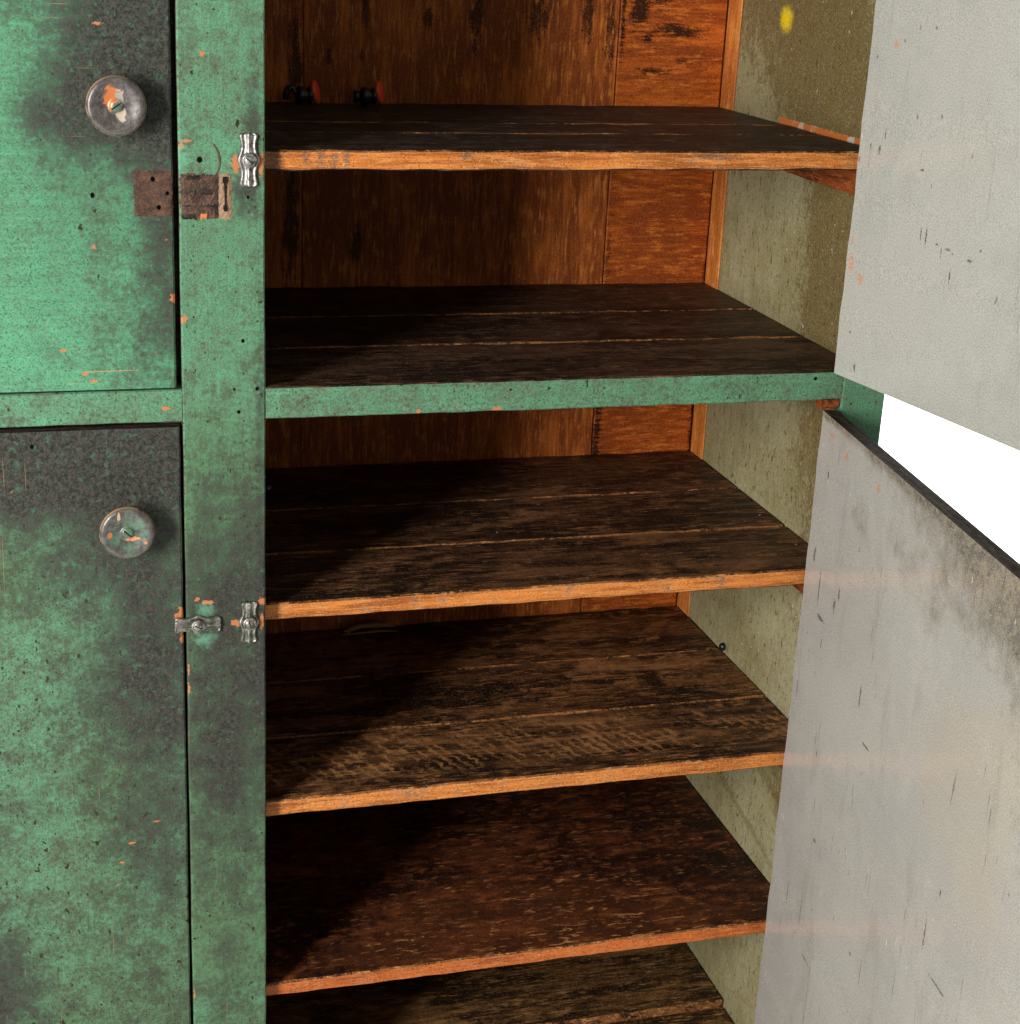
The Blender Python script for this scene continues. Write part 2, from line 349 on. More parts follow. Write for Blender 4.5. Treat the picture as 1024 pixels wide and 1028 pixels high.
def olive_wall():
    t = NT('olive_side_paint')
    n1 = t.noise(6, 5, .62, (1, 4, 2)); n2 = t.noise(38, 5, .72); n3 = t.noise(170, 4, .7); n4 = t.noise(560, 2)
    st = t.noise((120, 120, 12), 3, .6, (2, 2, 2))
    col = t.mix(t.step(t.add(t.mul(n1, .5), t.add(t.mul(n2, .35), t.mul(st, .25))), .40, .70), (0.240, 0.205, 0.088), (0.400, 0.372, 0.225))
    br = t.add(t.blob(.30, .16, .20, .10, 'y', 'z'), t.add(t.blob(.12, -.06, .08, .22, 'y', 'z'), t.add(t.blob(.04, -.30, .10, .30, 'y', 'z'), t.blob(.22, .06, .08, .06, 'y', 'z'))))
    br = t.add(br, t.add(t.blob(.16, -.74, .07, .03, 'y', 'z'), t.blob(.08, -.80, .05, .03, 'y', 'z')))
    f = t.step(t.add(t.mul(br, 1.15), t.add(t.mul(t.sub(n2, .5), 2.2), t.add(t.mul(t.sub(n3, .5), 1.2), t.mul(t.sub(st, .5), .8)))), .10, .95)
    col = t.mix(t.mul(f, .88), col, (0.135, 0.092, 0.026))
    for (y0, z0, k, w) in ((.124, -.792, .25, .010), (.167, -.877, .20, .009)):
        dline = t.m('ABSOLUTE', t.add(t.sub(t.z, z0), t.add(t.mul(t.sub(t.y, y0), -k), t.mul(t.sub(n2, .5), .03))))
        bm_ = t.mul(t.step(dline, w, w * .3), t.mul(t.step(t.z, -.70, -.72), t.step(t.z, -.92, -.90)))
        col = t.mix(t.mul(bm_, .38), col, (0.125, 0.090, 0.026))
    sp = t.step(t.noise((190, 190, 75), 3, .65, (1, 3, 2), .6), .585, .665)
    col = t.mix(t.mul(sp, .8), col, (0.07, 0.045, 0.018))
    lf = t.flecks((140, 140, 90), .30, .30, (6, 3, 2), warp=1.4)
    col = t.mix(t.mul(lf, .8), col, (0.58, 0.53, 0.40))
    nk = t.flecks((60, 60, 40), .035, .20, (2, 6, 2), warp=.5)
    col = t.mix(t.mul(nk, .9), col, (0.60, 0.19, 0.05))
    wob = t.mul(t.sub(n3, .5), 1.2)
    col = t.mix(t.spot(.300, .133, .015, .0125, 'y', 'z', wob=wob, soft=.6), col, (0.86, 0.62, 0.005))
    col = t.mix(t.mul(t.step(n4, .54, .70), .45), col, (0.46, 0.43, 0.30))
    col = t.mix(t.mul(t.step(n4, .47, .30), .6), col, (0.085, 0.065, 0.025))
    lip = t.mul(t.step(t.add(t.z, t.mul(t.sub(n3, .5), .006)), .0222, .0208), t.mul(t.step(t.z, .012, .014), t.step(t.add(t.y, t.mul(t.sub(n2, .5), .3)), .32, .26)))
    col = t.mix(lip, col, t.mix(t.step(n2, .5, .6), (0.56, 0.17, 0.04), (0.60, 0.52, 0.42)))
    h = t.add(t.mul(n4, .4), t.mul(st, .6))
    return t.finish(col, .5, .35, 0, h, .35, .001)
OLIVE = olive_wall()

def grey_door(name, base_a, base_b, stain_blobs, warm_blobs, marks, seed, nicks):
    """coordinates: x along the door from its hinge edge, z up"""
    t = NT(name)
    o = (seed, seed * 2, seed * 3)
    n1 = t.noise(5, 5, .6, o); n2 = t.noise(30, 6, .72, o); n3 = t.noise(150, 4, .7, o); n4 = t.noise(650, 2, .6)
    st = t.noise((90, 90, 11), 3, .6, o)
    col = t.mix(t.step(t.add(t.mul(n1, .6), t.add(t.mul(n2, .35), t.mul(st, .08))), .42, .62), base_a, base_b)
    if warm_blobs:
        w = t.step(t.add(t.many([t.blob(*b) for b in warm_blobs], 'ADD'), t.mul(t.sub(n2, .5), .8)), .25, .9)
        col = t.mix(t.mul(w, .24), col, (0.46, 0.37, 0.25))
    if stain_blobs:
        g = t.many([t.mul(t.blob(*b[:4]), b[4]) for b in stain_blobs], 'ADD')
        gf = t.step(t.add(g, t.add(t.mul(t.sub(n2, .5), 2.0), t.mul(t.sub(n3, .5), 1.0))), .20, 1.25)
        col = t.mix(t.mul(gf, .80), col, t.mix(t.step(n3, .38, .62), (0.050, 0.040, 0.026), (0.225, 0.185, 0.125)))
    sp = t.flecks((100, 100, 60), .05, .18, o, warp=.6)
    col = t.mix(t.mul(sp, .7), col, (0.16, 0.11, 0.08))
    vs = t.flecks((240, 240, 70), .20 * nicks, .30, (o[1], 1, 2), warp=.5)
    vs = t.mul(vs, t.step(n1, .46, .56))
    col = t.mix(t.mul(vs, .8), col, (0.10, 0.075, 0.055))
    lf = t.flecks((230, 230, 60), .26 * nicks, .28, (o[2], 4, 2), warp=.5)
    col = t.mix(t.mul(lf, .7), col, (0.70, 0.69, 0.66))
    # long rubbed smears where things dragged across the door
    sm = t.noise((26, 26, 9), 3, .6, o, .3, (0, math.radians(24), 0))
    col = t.mix(t.mul(t.step(sm, .55, .70), .30 * nicks), col, (0.27, 0.25, 0.215))
    dg = t.step(t.noise((210, 210, 14), 2, .6, o, .2, (0, math.radians(24), 0)), .66, .72)
    col = t.mix(t.mul(t.mul(dg, t.step(sm, .47, .58)), .65 * nicks), col, (0.10, 0.08, 0.06))
    dsh = t.mul(t.flecks((320, 320, 70), .5, .36, (o[0], 8, 2), warp=.4), t.blob(.022, -.6, .016, 3.0))
    col = t.mix(t.mul(dsh, .75 * nicks), col, (0.72, 0.71, 0.69))
    wob = t.add(t.mul(t.sub(n3, .5), 3.0), t.mul(t.sub(n4, .5), 3.0))
    if marks:
        mk = t.many([t.spot(*c, wob=wob, soft=.35) for c in marks[0]])
        col = t.mix(t.mul(mk, .85), col, (0.09, 0.06, 0.045))
        if marks[1]:
            mk = t.many([t.spot(*c, wob=wob, soft=.35) for c in marks[1]])
            col = t.mix(t.mul(mk, .8), col, (0.55, 0.25, 0.14))
    col = t.mix(t.mul(t.step(n4, .52, .68), .42), col, (0.60, 0.59, 0.54))
    col = t.mix(t.mul(t.step(n4, .49, .32), .50), col, (0.20, 0.185, 0.155))
    h = t.add(t.mul(n4, .3), t.mul(st, .5))
    return t.finish(col, t.add(.13, t.mul(n2, .12)), .7, 0, h, .05, .0006)
GREY_U = grey_door('grey_paint_upper', (0.350, 0.356, 0.330), (0.405, 0.405, 0.368), [], [],
    ([(.02, .0285, .0015, .003), (.035, .027, .0018, .004), (.105, .0165, .0025, .0012), (.021, -.165, .0018, .002), (.035, -.2, .0016, .004), (.042, .044, .0007, .006),
      (.115, -.045, .0009, .006), (.123, -.046, .0010, .009), (.165, -.055, .0010, .0014), (.165, -.075, .0009, .006), (.14, -.05, .003, .0012), (.157, -.052, .004, .0012),
      (.19, -.057, .003, .0014), (.148, -.055, .0008, .006), (.10, .15, .0014, .0016)],
     [(.042, .130, .003, .003), (.028, -.108, .004, .006), (.010, -.095, .004, .008), (.008, -.07, .0025, .005)]), 1.3, .35)
GREY_L = grey_door('grey_paint_lower', (0.385, 0.370, 0.345), (0.435, 0.422, 0.386),
    [(.42, -.272, .25, .018, .95), (.14, -.335, .035, .025, .62), (.27, -.325, .06, .030, .55), (.40, -.318, .09, .04, .62), (.53, -.335, .07, .05, .80), (.58, -.43, .04, .07, .55), (.32, -.259, .33, .0075, 1.15), (.03, -.258, .05, .006, .9), (.50, -.30, .15, .018, .55),
     (.64, -.65, .05, .2, .40), (.34, -.36, .03, .03, .45)],
    [(.46, -.43, .07, .035), (.53, -.40, .06, .05), (.5, -.52, .06, .08), (.40, -.5, .05, .05)],
    ([(.040, -.318, .0016, .0035), (.050, -.445, .0016, .02), (.064, -.475, .009, .0022), (.025, -.415, .002, .008), (.10, -.445, .0025, .006), (.11, -.43, .002, .007), (.075, -.50, .001, .006),
      (.20, -.505, .0015, .012), (.23, -.545, .009, .0012), (.10, -.62, .0013, .006), (.125, -.715, .003, .002), (.26, -.77, .003, .0022), (.44, -.585, .0016, .005),
      (.30, -.90, .010, .003), (.42, -.64, .0014, .014), (.46, -.67, .016, .0012), (.14, -.86, .010, .0012), (.20, -.93, .011, .0014), (.33, -.86, .0013, .01), (.06, -.82, .0012, .014)],
     [(.085, -.283, .005, .004), (.18, -.286, .004, .004), (.035, -.275, .005, .003), (.010, -.35, .002, .005)]), 4.7, 1.0)
def top_edge():
    t = NT('grimy_door_edge')
    g = t.noise((18, 160, 160), 5, .65); n3 = t.noise(170, 4, .7)
    col = t.mix(t.step(t.add(t.mul(g, .6), t.mul(n3, .4)), .36, .66), (0.012, 0.009, 0.007), (0.085, 0.066, 0.050))
    return t.finish(col, .8, .10, 0, t.add(g, n3), .6, .002)
DOOR_EDGE = top_edge()

def steel():
    t = NT('worn_steel')
    n = t.noise(160, 4, .7); n2 = t.noise(700, 2, .6)
    col = t.mix(t.step(n, .42, .62), (0.40, 0.39, 0.38), (0.14, 0.125, 0.115))
    col = t.mix(t.step(t.add(n, t.mul(n2, .4)), .80, .92), col, (0.11, 0.06, 0.04))
    return t.finish(col, t.add(.30, t.mul(n2, .30)), .5, .85, n2, .3, .0005)
STEEL = steel()
def latch_painted():
    t = NT('tarnished_latch_metal')
    n = t.noise(170, 4, .7, (3, 3, 3)); n2 = t.noise(700, 2, .6)
    col = t.mix(t.step(n, .40, .60), (0.36, 0.33, 0.31), (0.10, 0.12, 0.09))
    col = t.mix(t.step(n2, .58, .7), col, (0.10, 0.065, 0.05))
    return t.finish(col, t.add(.28, t.mul(n2, .3)), .5, .75, n2, .3, .0005)
LATCH_B = latch_painted()
def dark_slot():
    t = NT('dark_slot'); return t.finish((0.008, 0.007, 0.006), .8, .2)
SLOT = dark_slot()
def knob_mat(name, green, chips):
    """knob coordinates: x across, z up, y along the axis"""
    t = NT(name)
    n2 = t.noise(70, 5, .7); n3 = t.noise(260, 4, .7); n4 = t.noise(700, 2, .6)
    col = t.mix(t.step(t.add(t.mul(n2, .5), t.mul(n3, .5)), .38, .62), (0.058, 0.050, 0.048), (0.150, 0.134, 0.128))
    gr = t.add(t.mul(green, 1.0), t.mul(t.sub(n2, .5), 1.6))
    rr = t.m('SQRT', t.add(t.mul(t.x, t.x), t.mul(t.z, t.z)))
    gr = t.sub(gr, t.mul(t.step(rr, .012, .026), .30))
    col = t.mix(t.mul(t.step(gr, .15, .6), .8), col, (0.10, 0.23, 0.15))
    wob = t.add(t.mul(t.sub(n3, .5), 2.2), t.mul(t.sub(n2, .5), 2.0))
    # rim: paint rubbed through to the wood
    rim = t.mul(t.step(rr, .0253, .0263), t.step(n2, .40, .52))
    col = t.mix(t.mul(rim, .85), col, t.mix(n3, (.50, .17, .05), (.62, .42, .22)))
    for (c, cc) in chips:
        col = t.mix(t.spot(*c, wob=wob, soft=.15), col, cc)
    col = t.mix(t.mul(t.step(n4, .58, .74), .3), col, (.36, .35, .33))
    return t.finish(col, t.add(.24, t.mul(n3, .25)), .6, .30, t.add(n3, n4), .18, .0007)
KNOB_1 = knob_mat('dark_knob_paint', 0.05, [((-.0035, .007, .0062, .0095), (.60, .19, .06)), ((.0032, .006, .0035, .0085), (.42, .37, .30)), ((.0045, -.0075, .004, .006), (.55, .46, .36)),
                                           ((.001, -.0005, .005, .0042), (.10, .16, .11))])
KNOB_2 = knob_mat('greenish_knob_paint', 0.42, [((.0045, -.006, .0065, .0018), (.70, .30, .13)), ((-.017, -.0015, .0022, .0028), (.62, .2, .06)), ((.017, -.010, .0018, .0016), (.6, .2, .07)),
                                                ((-.008, .0175, .0012, .004), (.62, .42, .25))])
def rust(name, hi):
    t = NT(name)
    n2 = t.noise(55, 5, .7); n3 = t.noise(210, 4, .75); n4 = t.noise(700, 2, .6)
    col = t.mix(t.step(t.add(t.mul(n2, .5), t.mul(n3, .5)), .36, .64), (0.030, 0.016, 0.013), (0.125, 0.066, 0.042))
    col = t.mix(t.step(t.add(t.mul(n2, .7), t.mul(n3, .3)), .56, .70), col, hi)
    col = t.mix(t.mul(t.step(n4, .58, .72), .4), col, (.26, .2, .15))
    return t, col, n3, n4
t, c_, n3_, n4_ = rust('rusty_imprint', (0.24, 0.10, 0.032))
h_ = t.many([t.spot(-.1035, -.0125, .0021, .0024), t.spot(-.0905, -.0255, .0017, .002), t.spot(-.0985, -.0385, .0021, .0024)])
c_ = t.mix(h_, c_, (0.003, 0.002, 0.002))
RUST = t.finish(c_, .65, t.mul(t.sub(1.0, h_), .2), 0, t.add(n3_, n4_), .6, .0012)
t, c_, n3_, n4_ = rust('rusty_hinge', (0.20, 0.08, 0.03))
RUST_PLAIN = t.finish(c_, .6, .3, .2, n3_, .4, .001)
t, c_, n3_, n4_ = rust('torn_stained_wood', (0.22, 0.085, 0.068))
TORN = t.finish(c_, .7, .3, 0, t.add(n3_, n4_), .7, .0015)
t = NT('pale_bare_wood'); nn = t.noise((200, 200, 20), 4, .7); n3_ = t.noise(260, 4, .7)
PALE = t.finish(t.mix(t.add(t.mul(nn, .5), t.mul(n3_, .5)), (0.15, 0.085, 0.05), (0.46, 0.30, 0.19)), .65, .3, 0, n3_, .5, .001)
t = NT('orange_splinter_wood'); n3_ = t.noise(260, 4, .7)
SPLINT = t.finish(t.mix(n3_, (0.40, 0.10, 0.025), (0.66, 0.24, 0.07)), .6, .3, 0, n3_, .4, .001)
t = NT('black_plastic'); n3_ = t.noise(200, 3)
BLACKP = t.finish(t.mix(n3_, (0.006, 0.007, 0.009), (0.014, 0.017, 0.021)), .3, .5)
t = NT('red_plastic'); n3_ = t.noise(260, 3)
REDP = t.finish(t.mix(n3_, (0.70, 0.045, 0.018), (0.90, 0.11, 0.04)), .4, .5)
t = NT('dry_wood_sliver'); n3_ = t.noise((60, 260, 260), 4)
SLIVER = t.finish(t.mix(n3_, (0.12, 0.065, 0.022), (0.46, 0.28, 0.12)), .7, .2)
t = NT('white_paper'); n3_ = t.noise(3, 2)
PAPER = t.finish(t.mix(n3_, (0.84, 0.84, 0.84), (0.88, 0.88, 0.88)), .8, .2)

# ------------------------------------------------------------------ mesh helpers
rng = random.Random(7)
def link(name, verts, faces, mats, midx=None, parent=None, smooth=False):
    me = bpy.data.meshes.new(name)
    me.from_pydata([tuple(v) for v in verts], [], faces)
    for m in mats: me.materials.append(m)
    if midx: me.polygons.foreach_set('material_index', midx)
    if smooth: me.polygons.foreach_set('use_smooth', [True] * len(me.polygons))
    me.validate(); me.update()
    o = bpy.data.objects.new(name, me); COL.objects.link(o)
    if parent is not None:
        o.parent = parent
        o.matrix_parent_inverse = parent.matrix_world.inverted() if parent.parent is None else Matrix.Identity(4)
    return o
def empty(name, loc=(0, 0, 0), parent=None):
    o = bpy.data.objects.new(name, None); COL.objects.link(o)
    o.empty_display_size = 0.05
    o.location = loc
    if parent is not None:
        o.parent = parent
        o.matrix_parent_inverse = parent.matrix_world.inverted() if parent.parent is None else Matrix.Identity(4)
    return o
def sm_noise(n, amp):
    """smooth random walk of n values"""
    k = [rng.uniform(-1, 1) for _ in range(n + 8)]
    return [amp * (0.5 * k[i + 2] + 0.25 * (k[i + 1] + k[i + 3])) for i in range(n)]
def board(name, lo, hi, axis, mats, sides=(0,) * 8, caps=0, parent=None, ch=0.0012, jit=0.0003, seg=40, warp=None):
    """board swept along one axis; the 8-sided section has small worn chamfers, edges waver a little.
    section axes (b, c): x -> (y, z), y -> (x, z), z -> (x, y).  side order: low-b face, chamfer, high-c, chamfer, high-b, chamfer, low-c, chamfer"""
    ia = 'xyz'.index(axis); ib, ic = [i for i in range(3) if i != ia]
    b0, b1, c0, c1 = lo[ib], hi[ib], lo[ic], hi[ic]
    sec = [(b0, c0 + ch), (b0, c1 - ch), (b0 + ch, c1), (b1 - ch, c1), (b1, c1 - ch), (b1, c0 + ch), (b1 - ch, c0), (b0 + ch, c0)]
    N = seg + 1
    jb = [sm_noise(N, jit) for _ in range(4)]; jc = [sm_noise(N, jit) for _ in range(4)]
    cm = [[abs(v) for v in sm_noise(N, ch * 0.9)] for _ in range(4)]
    corner = [(0, 0), (0, 1), (0, 1), (1, 1), (1, 1), (1, 0), (1, 0), (0, 0)]
    V = []; 
    for i in range(N):
        a = lo[ia] + (hi[ia] - lo[ia]) * i / seg
        for k, (b, c) in enumerate(sec):
            q = corner[k][0] * 2 + corner[k][1]
            bb = b + jb[q][i]; cc = c + jc[q][i]
            if k in (2, 7): bb += cm[q][i]
            if k in (3, 6): bb -= cm[q][i]
            v = [0, 0, 0]; v[ia] = a; v[ib] = bb; v[ic] = cc
            if warp: v = warp(v)
            V.append(v)
    Fc = []; mi = []
    flip = axis == 'y'
    for i in range(seg):
        for k in range(8):
            k2 = (k + 1) % 8
            f = (i * 8 + k, i * 8 + k2, (i + 1) * 8 + k2, (i + 1) * 8 + k)
            Fc.append(f if flip else f[::-1]); mi.append(sides[k])
    Fc.append(tuple(range(8)) if not flip else tuple(range(7, -1, -1))); mi.append(caps)
    base = seg * 8
    Fc.append(tuple(base + k for k in (range(7, -1, -1) if not flip else range(8)))); mi.append(caps)
    o = link(name, V, Fc, mats, mi, parent)
    return o
def recalc(o):
    import bmesh
    bm = bmesh.new(); bm.from_mesh(o.data); bmesh.ops.recalc_face_normals(bm, faces=bm.faces[:]); bm.to_mesh(o.data); bm.free()
    return o
def lathe(prof, n=40):
    """profile of (radius, y) spun round the y axis"""
    V = []; Fc = []
    for r, y in prof:
        for k in range(n):
            a = 2 * math.pi * k / n
            V.append((r * math.cos(a), y, r * math.sin(a)))
    for i in range(len(prof) - 1):
        for k in range(n):
            k2 = (k + 1) % n
            Fc.append((i * n + k, i * n + k2, (i + 1) * n + k2, (i + 1) * n + k))
    Fc.append(tuple(range(n))[::-1]); Fc.append(tuple((len(prof) - 1) * n + k for k in range(n)))
    return V, Fc

# ------------------------------------------------------------------ the setting: seamless white paper
FLOOR = -1.35
V = []; Fc = []
prof = [(-4.0, FLOOR)] + [(1.7 + 0.6 * math.sin(a), FLOOR + 0.6 - 0.6 * math.cos(a)) for a in [i * math.pi / 2 / 14 for i in range(15)]] + [(2.3, 3.2)]
for x in (-4.0, 5.0):
    for (y, z) in prof: V.append((x, y, z))
n = len(prof)
for i in range(n - 1): Fc.append((i, i + n, i + n + 1, i + 1))
bd = link('paper_backdrop', V, Fc, [PAPER], smooth=True)
bd['kind'] = 'structure'

# ------------------------------------------------------------------ cupboard
W = 0.6253; RS = 0.6783; SW = 0.08; WR = 0.6579; B = 0.4692; S = 0.020
TOP = 0.75; LX = -SW - W                      # inner edge of the far left stile
LO = -SW - RS                                 # outer left side
root = empty('cupboard', ((LO + RS) / 2, B / 2, FLOOR))
root['label'] = 'old green painted wooden cupboard with right-hand doors open on dark shelves'
root['category'] = 'cupboard'
bpy.context.view_layer.update()

# face frame
board('centre_stile', (-SW, 0, FLOOR), (0, S, TOP), 'z', [G_STILE, DOOR_EDGE], (1, 0, 0, 0, 0, 0, 0, 0), parent=root, ch=.0012, jit=.0006, seg=90)
board('right_stile', (W + .0008, 0, FLOOR), (RS, S - .001, TOP), 'z', [G_STILE], parent=root, seg=60)
board('left_stile', (LO, 0, FLOOR), (LX, S - .001, TOP), 'z', [G_STILE], parent=root, seg=60)
# sides: 0 front(y low) 1 chamfer 2 top 3 chamfer 4 back 5 chamfer 6 bottom 7 chamfer
board('middle_rail', (.0005, .0006, -.2465), (W, S - .0006, -.2142), 'x', [G_RAIL, SHELF_2], (0, 1, 1, 1, 0, 0, 0, 0), parent=root, jit=.0006, ch=.0014, seg=60)
board('middle_rail', (LX, .0006, -.2462), (-SW - .0005, S - .0006, -.2140), 'x', [G_RAIL, SHELF_2], (0, 0, 0, 0, 0, 0, 0, 0), parent=root, jit=.0005, seg=60)
for (a, b) in ((LX, -SW - .0005), (.0005, W)):
    board('top_rail', (a, .0006, .702), (b, S - .0006, TOP - .001), 'x', [G_RAIL], parent=root, seg=20)
    board('bottom_rail', (a, .0006, -1.255), (b, S - .0006, -1.178), 'x', [G_RAIL], parent=root, seg=20)
# dark strips added behind the left doors' gap to keep it black
board('gap_dark_strip', (-SW - .022, .0164, -.2125), (-SW - .0002, S - .0004, .7015), 'z', [DOOR_EDGE], parent=root, seg=20, ch=.0006)
board('gap_dark_strip', (-SW - .022, .0164, -1.177), (-SW - .0002, S - .0004, -.2470), 'z', [DOOR_EDGE], parent=root, seg=20, ch=.0006)
# carcass
board('side_panel', (WR, S, FLOOR), (RS - .001, B + .014, TOP - .002), 'z', [OLIVE, G_STILE], (0, 0, 0, 0, 1, 1, 0, 0), parent=root, seg=30)
board('side_panel', (LO + .001, S, FLOOR), (LO + .0215, B + .014, TOP - .002), 'z', [OLIVE, G_STILE], (1, 1, 0, 0, 0, 0, 0, 0), parent=root, seg=30)
board('top_panel', (LO - .01, -.012, TOP), (RS + .01, B + .02, TOP + .02), 'x', [G_RAIL], parent=root, seg=30)
# bare corner strip at the back of the right side, a little proud of the paint
board('corner_strip', (WR - .0025, .4275, -1.155), (WR - .0002, B - .0005, TOP - .004), 'z', [STRIP], parent=root, ch=.0006, jit=.0006, seg=60)

# back: wide upright boards
back = empty('back_panel', (0, 0, 0), root)
xs = [(LO + .022, -.46, BACK_V), (-.458, -.17, BACK_V), (-.168, .1138, BACK_V), (.1142, .5112, BACK_V), (.5122, WR - .0034, BACK_H)]
for i, (a, b, mt) in enumerate(xs):
    board('back_board', (a, B + (.0004 if i % 2 else 0), -1.20), (b, B + .0125, TOP - .003), 'z', [mt], parent=back, ch=.0010, jit=.0004, seg=60)

board('light_block_sheet', (LO + .022, B + .0130, -1.20), (WR - .0005, B + .0160, TOP - .003), 'z', [RAW], parent=root, seg=8)  # unseen sheet added to stop backdrop light leaking through the board seams

# shelves of boards
def shelf(z0, z1, mats, ys, tilt=0.0, pitch=0.0, edge=EDGE, x0=LO + .0225, x1=WR - .0032, steps=None, front=S, th=None):
    sh = empty('shelf', (0, 0, 0), root)
    for i, (a, b) in enumerate(ys):
        dz = (steps[i] if steps else 0) + rng.uniform(-.0004, .0004)
        mt = mats[min(i, len(mats) - 1)]
        wp = (lambda v: (v[0], v[1], v[2] + tilt * (v[0] - .35) - pitch * (v[1] - .02))) if tilt else None
        xa = x0; xb = x1 + rng.uniform(-.001, .0006)
        fr = 0 if i == 0 and front is not None else 1
        board('plank', (xa, a, z1 + dz), (xb, b, z0 + dz), 'x', [mt, edge if i == 0 else SEAM, SEAM], (1, 2, 0, 2, 2, 0, 0, 0), 0, sh,
              ch=.0016, jit=.0010, seg=110, warp=wp)
    return sh
g = .0016
SEAMS3 = [(S, .162), (.162 + g, .3045), (.3045 + g, B - .0008)]
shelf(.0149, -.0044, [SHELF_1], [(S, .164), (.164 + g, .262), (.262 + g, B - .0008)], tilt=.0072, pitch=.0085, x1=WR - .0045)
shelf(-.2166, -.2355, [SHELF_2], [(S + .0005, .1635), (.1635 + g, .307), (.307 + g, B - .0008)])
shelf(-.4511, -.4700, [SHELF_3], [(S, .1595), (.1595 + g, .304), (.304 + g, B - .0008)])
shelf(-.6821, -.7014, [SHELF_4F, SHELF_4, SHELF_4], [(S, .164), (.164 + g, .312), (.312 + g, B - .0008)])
shelf(-.9144, -.9322, [SHELF_5], [(S, B - .0008)], edge=EDGE_RED)
shelf(-1.1555, -1.1760, [SHELF_6], [(S + .001, .192), (.192 + g, B - .0008)], steps=[-.010, 0])
# cleats under the shelves on the right and left sides
for zb, tl in ((-.0044, .0022), (-.4700, 0), (-.7014, 0), (-.9322, 0)):
    for xa, xb in ((WR - .0195, WR - .0004), (LO + .022, LO + .041)):
        z = zb + (tl if xa > 0 else -.0085 if tl else 0) - .0008
        board('cleat', (xa, S + .004, z - .031), (xb, B - .003 if xa < 0 else .4265, z), 'y', [CLEAT], parent=root, seg=16)

# ------------------------------------------------------------------ doors
def knob(door, loc, mat, rot):
    P = [(.0118, .0), (.0112, -.006), (.0115, -.012), (.0150, -.0165), (.0225, -.0195), (.0272, -.0215), (.0286, -.0236), (.0287, -.0252), (.0280, -.0268), (.0268, -.0283),
         (.0248, -.0290), (.0220, -.0287), (.0180, -.0274), (.0135, -.0262), (.0090, -.0257), (.0066, -.0256), (.0062, -.0266), (.0050, -.0276), (.0026, -.0280), (.0004, -.0281)]
    P = [(r * .925, y) for r, y in P]
    V, Fc = lathe(P, 48)
    mi = [0] * len(Fc)
    # screw slot as a small dark bar let into the centre
    b = len(V); c, s = math.cos(rot), math.sin(rot)
    for y in (-.0260, -.02825):
        for (u, w) in ((-.0047, -.0006), (.0047, -.0006), (.0047, .0006), (-.0047, .0006)):
            V.append((u * c - w * s, y, u * s + w * c))
    Fc += [(b + 4, b + 5, b + 6, b + 7)[::-1], (b, b + 1, b + 5, b + 4), (b + 1, b + 2, b + 6, b + 5), (b + 2, b + 3, b + 7, b + 6), (b + 3, b, b + 4, b + 7)]
    mi += [1] * 5
    o = link('knob', V, Fc, [mat, SLOT], mi, door, smooth=True)
    o.matrix_parent_inverse = Matrix.Identity(4)
    o.location = loc
    return o
d1 = board('door', (LX + .002, .0006, -.2118), (-SW - .0052, .0158, .700), 'z', [G_UP, DOOR_EDGE], (0, 0, 0, 0, 1, 0, 0, 0), 1, parent=root, seg=90, jit=.0005, ch=.0014)
d1['label'] = 'closed upper left door, green paint blackened round its knob'
d2 = board('door', (LX + .002, .0006, -1.176), (-SW - .0030, .0158, -.2516), 'z', [G_LOW, DOOR_EDGE], (0, 0, 0, 0, 1, 0, 0, 0), 1, parent=root, seg=90, jit=.0005, ch=.0014)
d2['label'] = 'closed lower left door, pitted green paint with black top'
bpy.context.view_layer.update()
k = knob(d1, (-.1360, .0008, .0555), KNOB_1, .6)
k = knob(d2, (-.1372, .0008, -.3490), KNOB_2, -.75)

def open_door(px, py, ang, z0, z1, mat, label, wd=.617, th=.0205):
    """door in its own axes: x from hinge edge outwards, y thickness (0 = inside face), z up"""
    o = board('door', (0, 0, z0), (wd, th, z1), 'z', [mat, G_LOW, DOOR_EDGE], (0, 0, 1, 1, 1, 1, 0, 0), 2, root, ch=.0012, jit=.0007, seg=80)
    # section order for axis z is (x, y): low x (hinge edge), chamfer, high y (outside), chamfer, high x, chamfer, low y (inside), chamfer
    M = Matrix(((math.sin(ang), math.cos(ang), 0, px), (-math.cos(ang), math.sin(ang), 0, py), (0, 0, 1, 0), (0, 0, 0, 1)))
    # x axis -> u=(sin a,-cos a); y axis -> (cos a, sin a)
    o.matrix_parent_inverse = root.matrix_world.inverted()
    o.matrix_basis = M
    o['label'] = label
    return o
d3 = open_door(.6095, -.0045, .162, -.2145, .700, GREY_U, 'open upper right door showing its plain grey inside')
d4 = open_door(.6043, -.0010, -.130, -1.176, -.2570, GREY_L, 'open lower right door, stained grey inside with grimy top edge', .642, .0160)

V, Fc = lathe([(.0012, 0), (.0042, .0006), (.0046, .004), (.0046, .030), (.0040, .0335), (.001, .034)], 16)
for hx, hy, hz in ((.6135, -.0052, -.2575), (.6205, -.0052, -.300), (.6205, -.0052, -1.12), (.6285, -.0060, -.180), (.6285, -.0060, .63)):
    if hz > -.29 and hz < -.2: continue
    o = recalc(link('hinge', V, Fc, [RUST_PLAIN], None, root, smooth=True))
    o.matrix_basis = Matrix.Translation((hx + .006, hy, hz)) @ Matrix.Rotation(math.radians(90), 4, 'X')
# stub of worn timber left between the rail and the lower door
o = board('hinge_block', (.6035, .0012, -.2572), (.6245, .016, -.2470), 'x', [CLEAT], parent=root, seg=10, ch=.002, jit=.001)

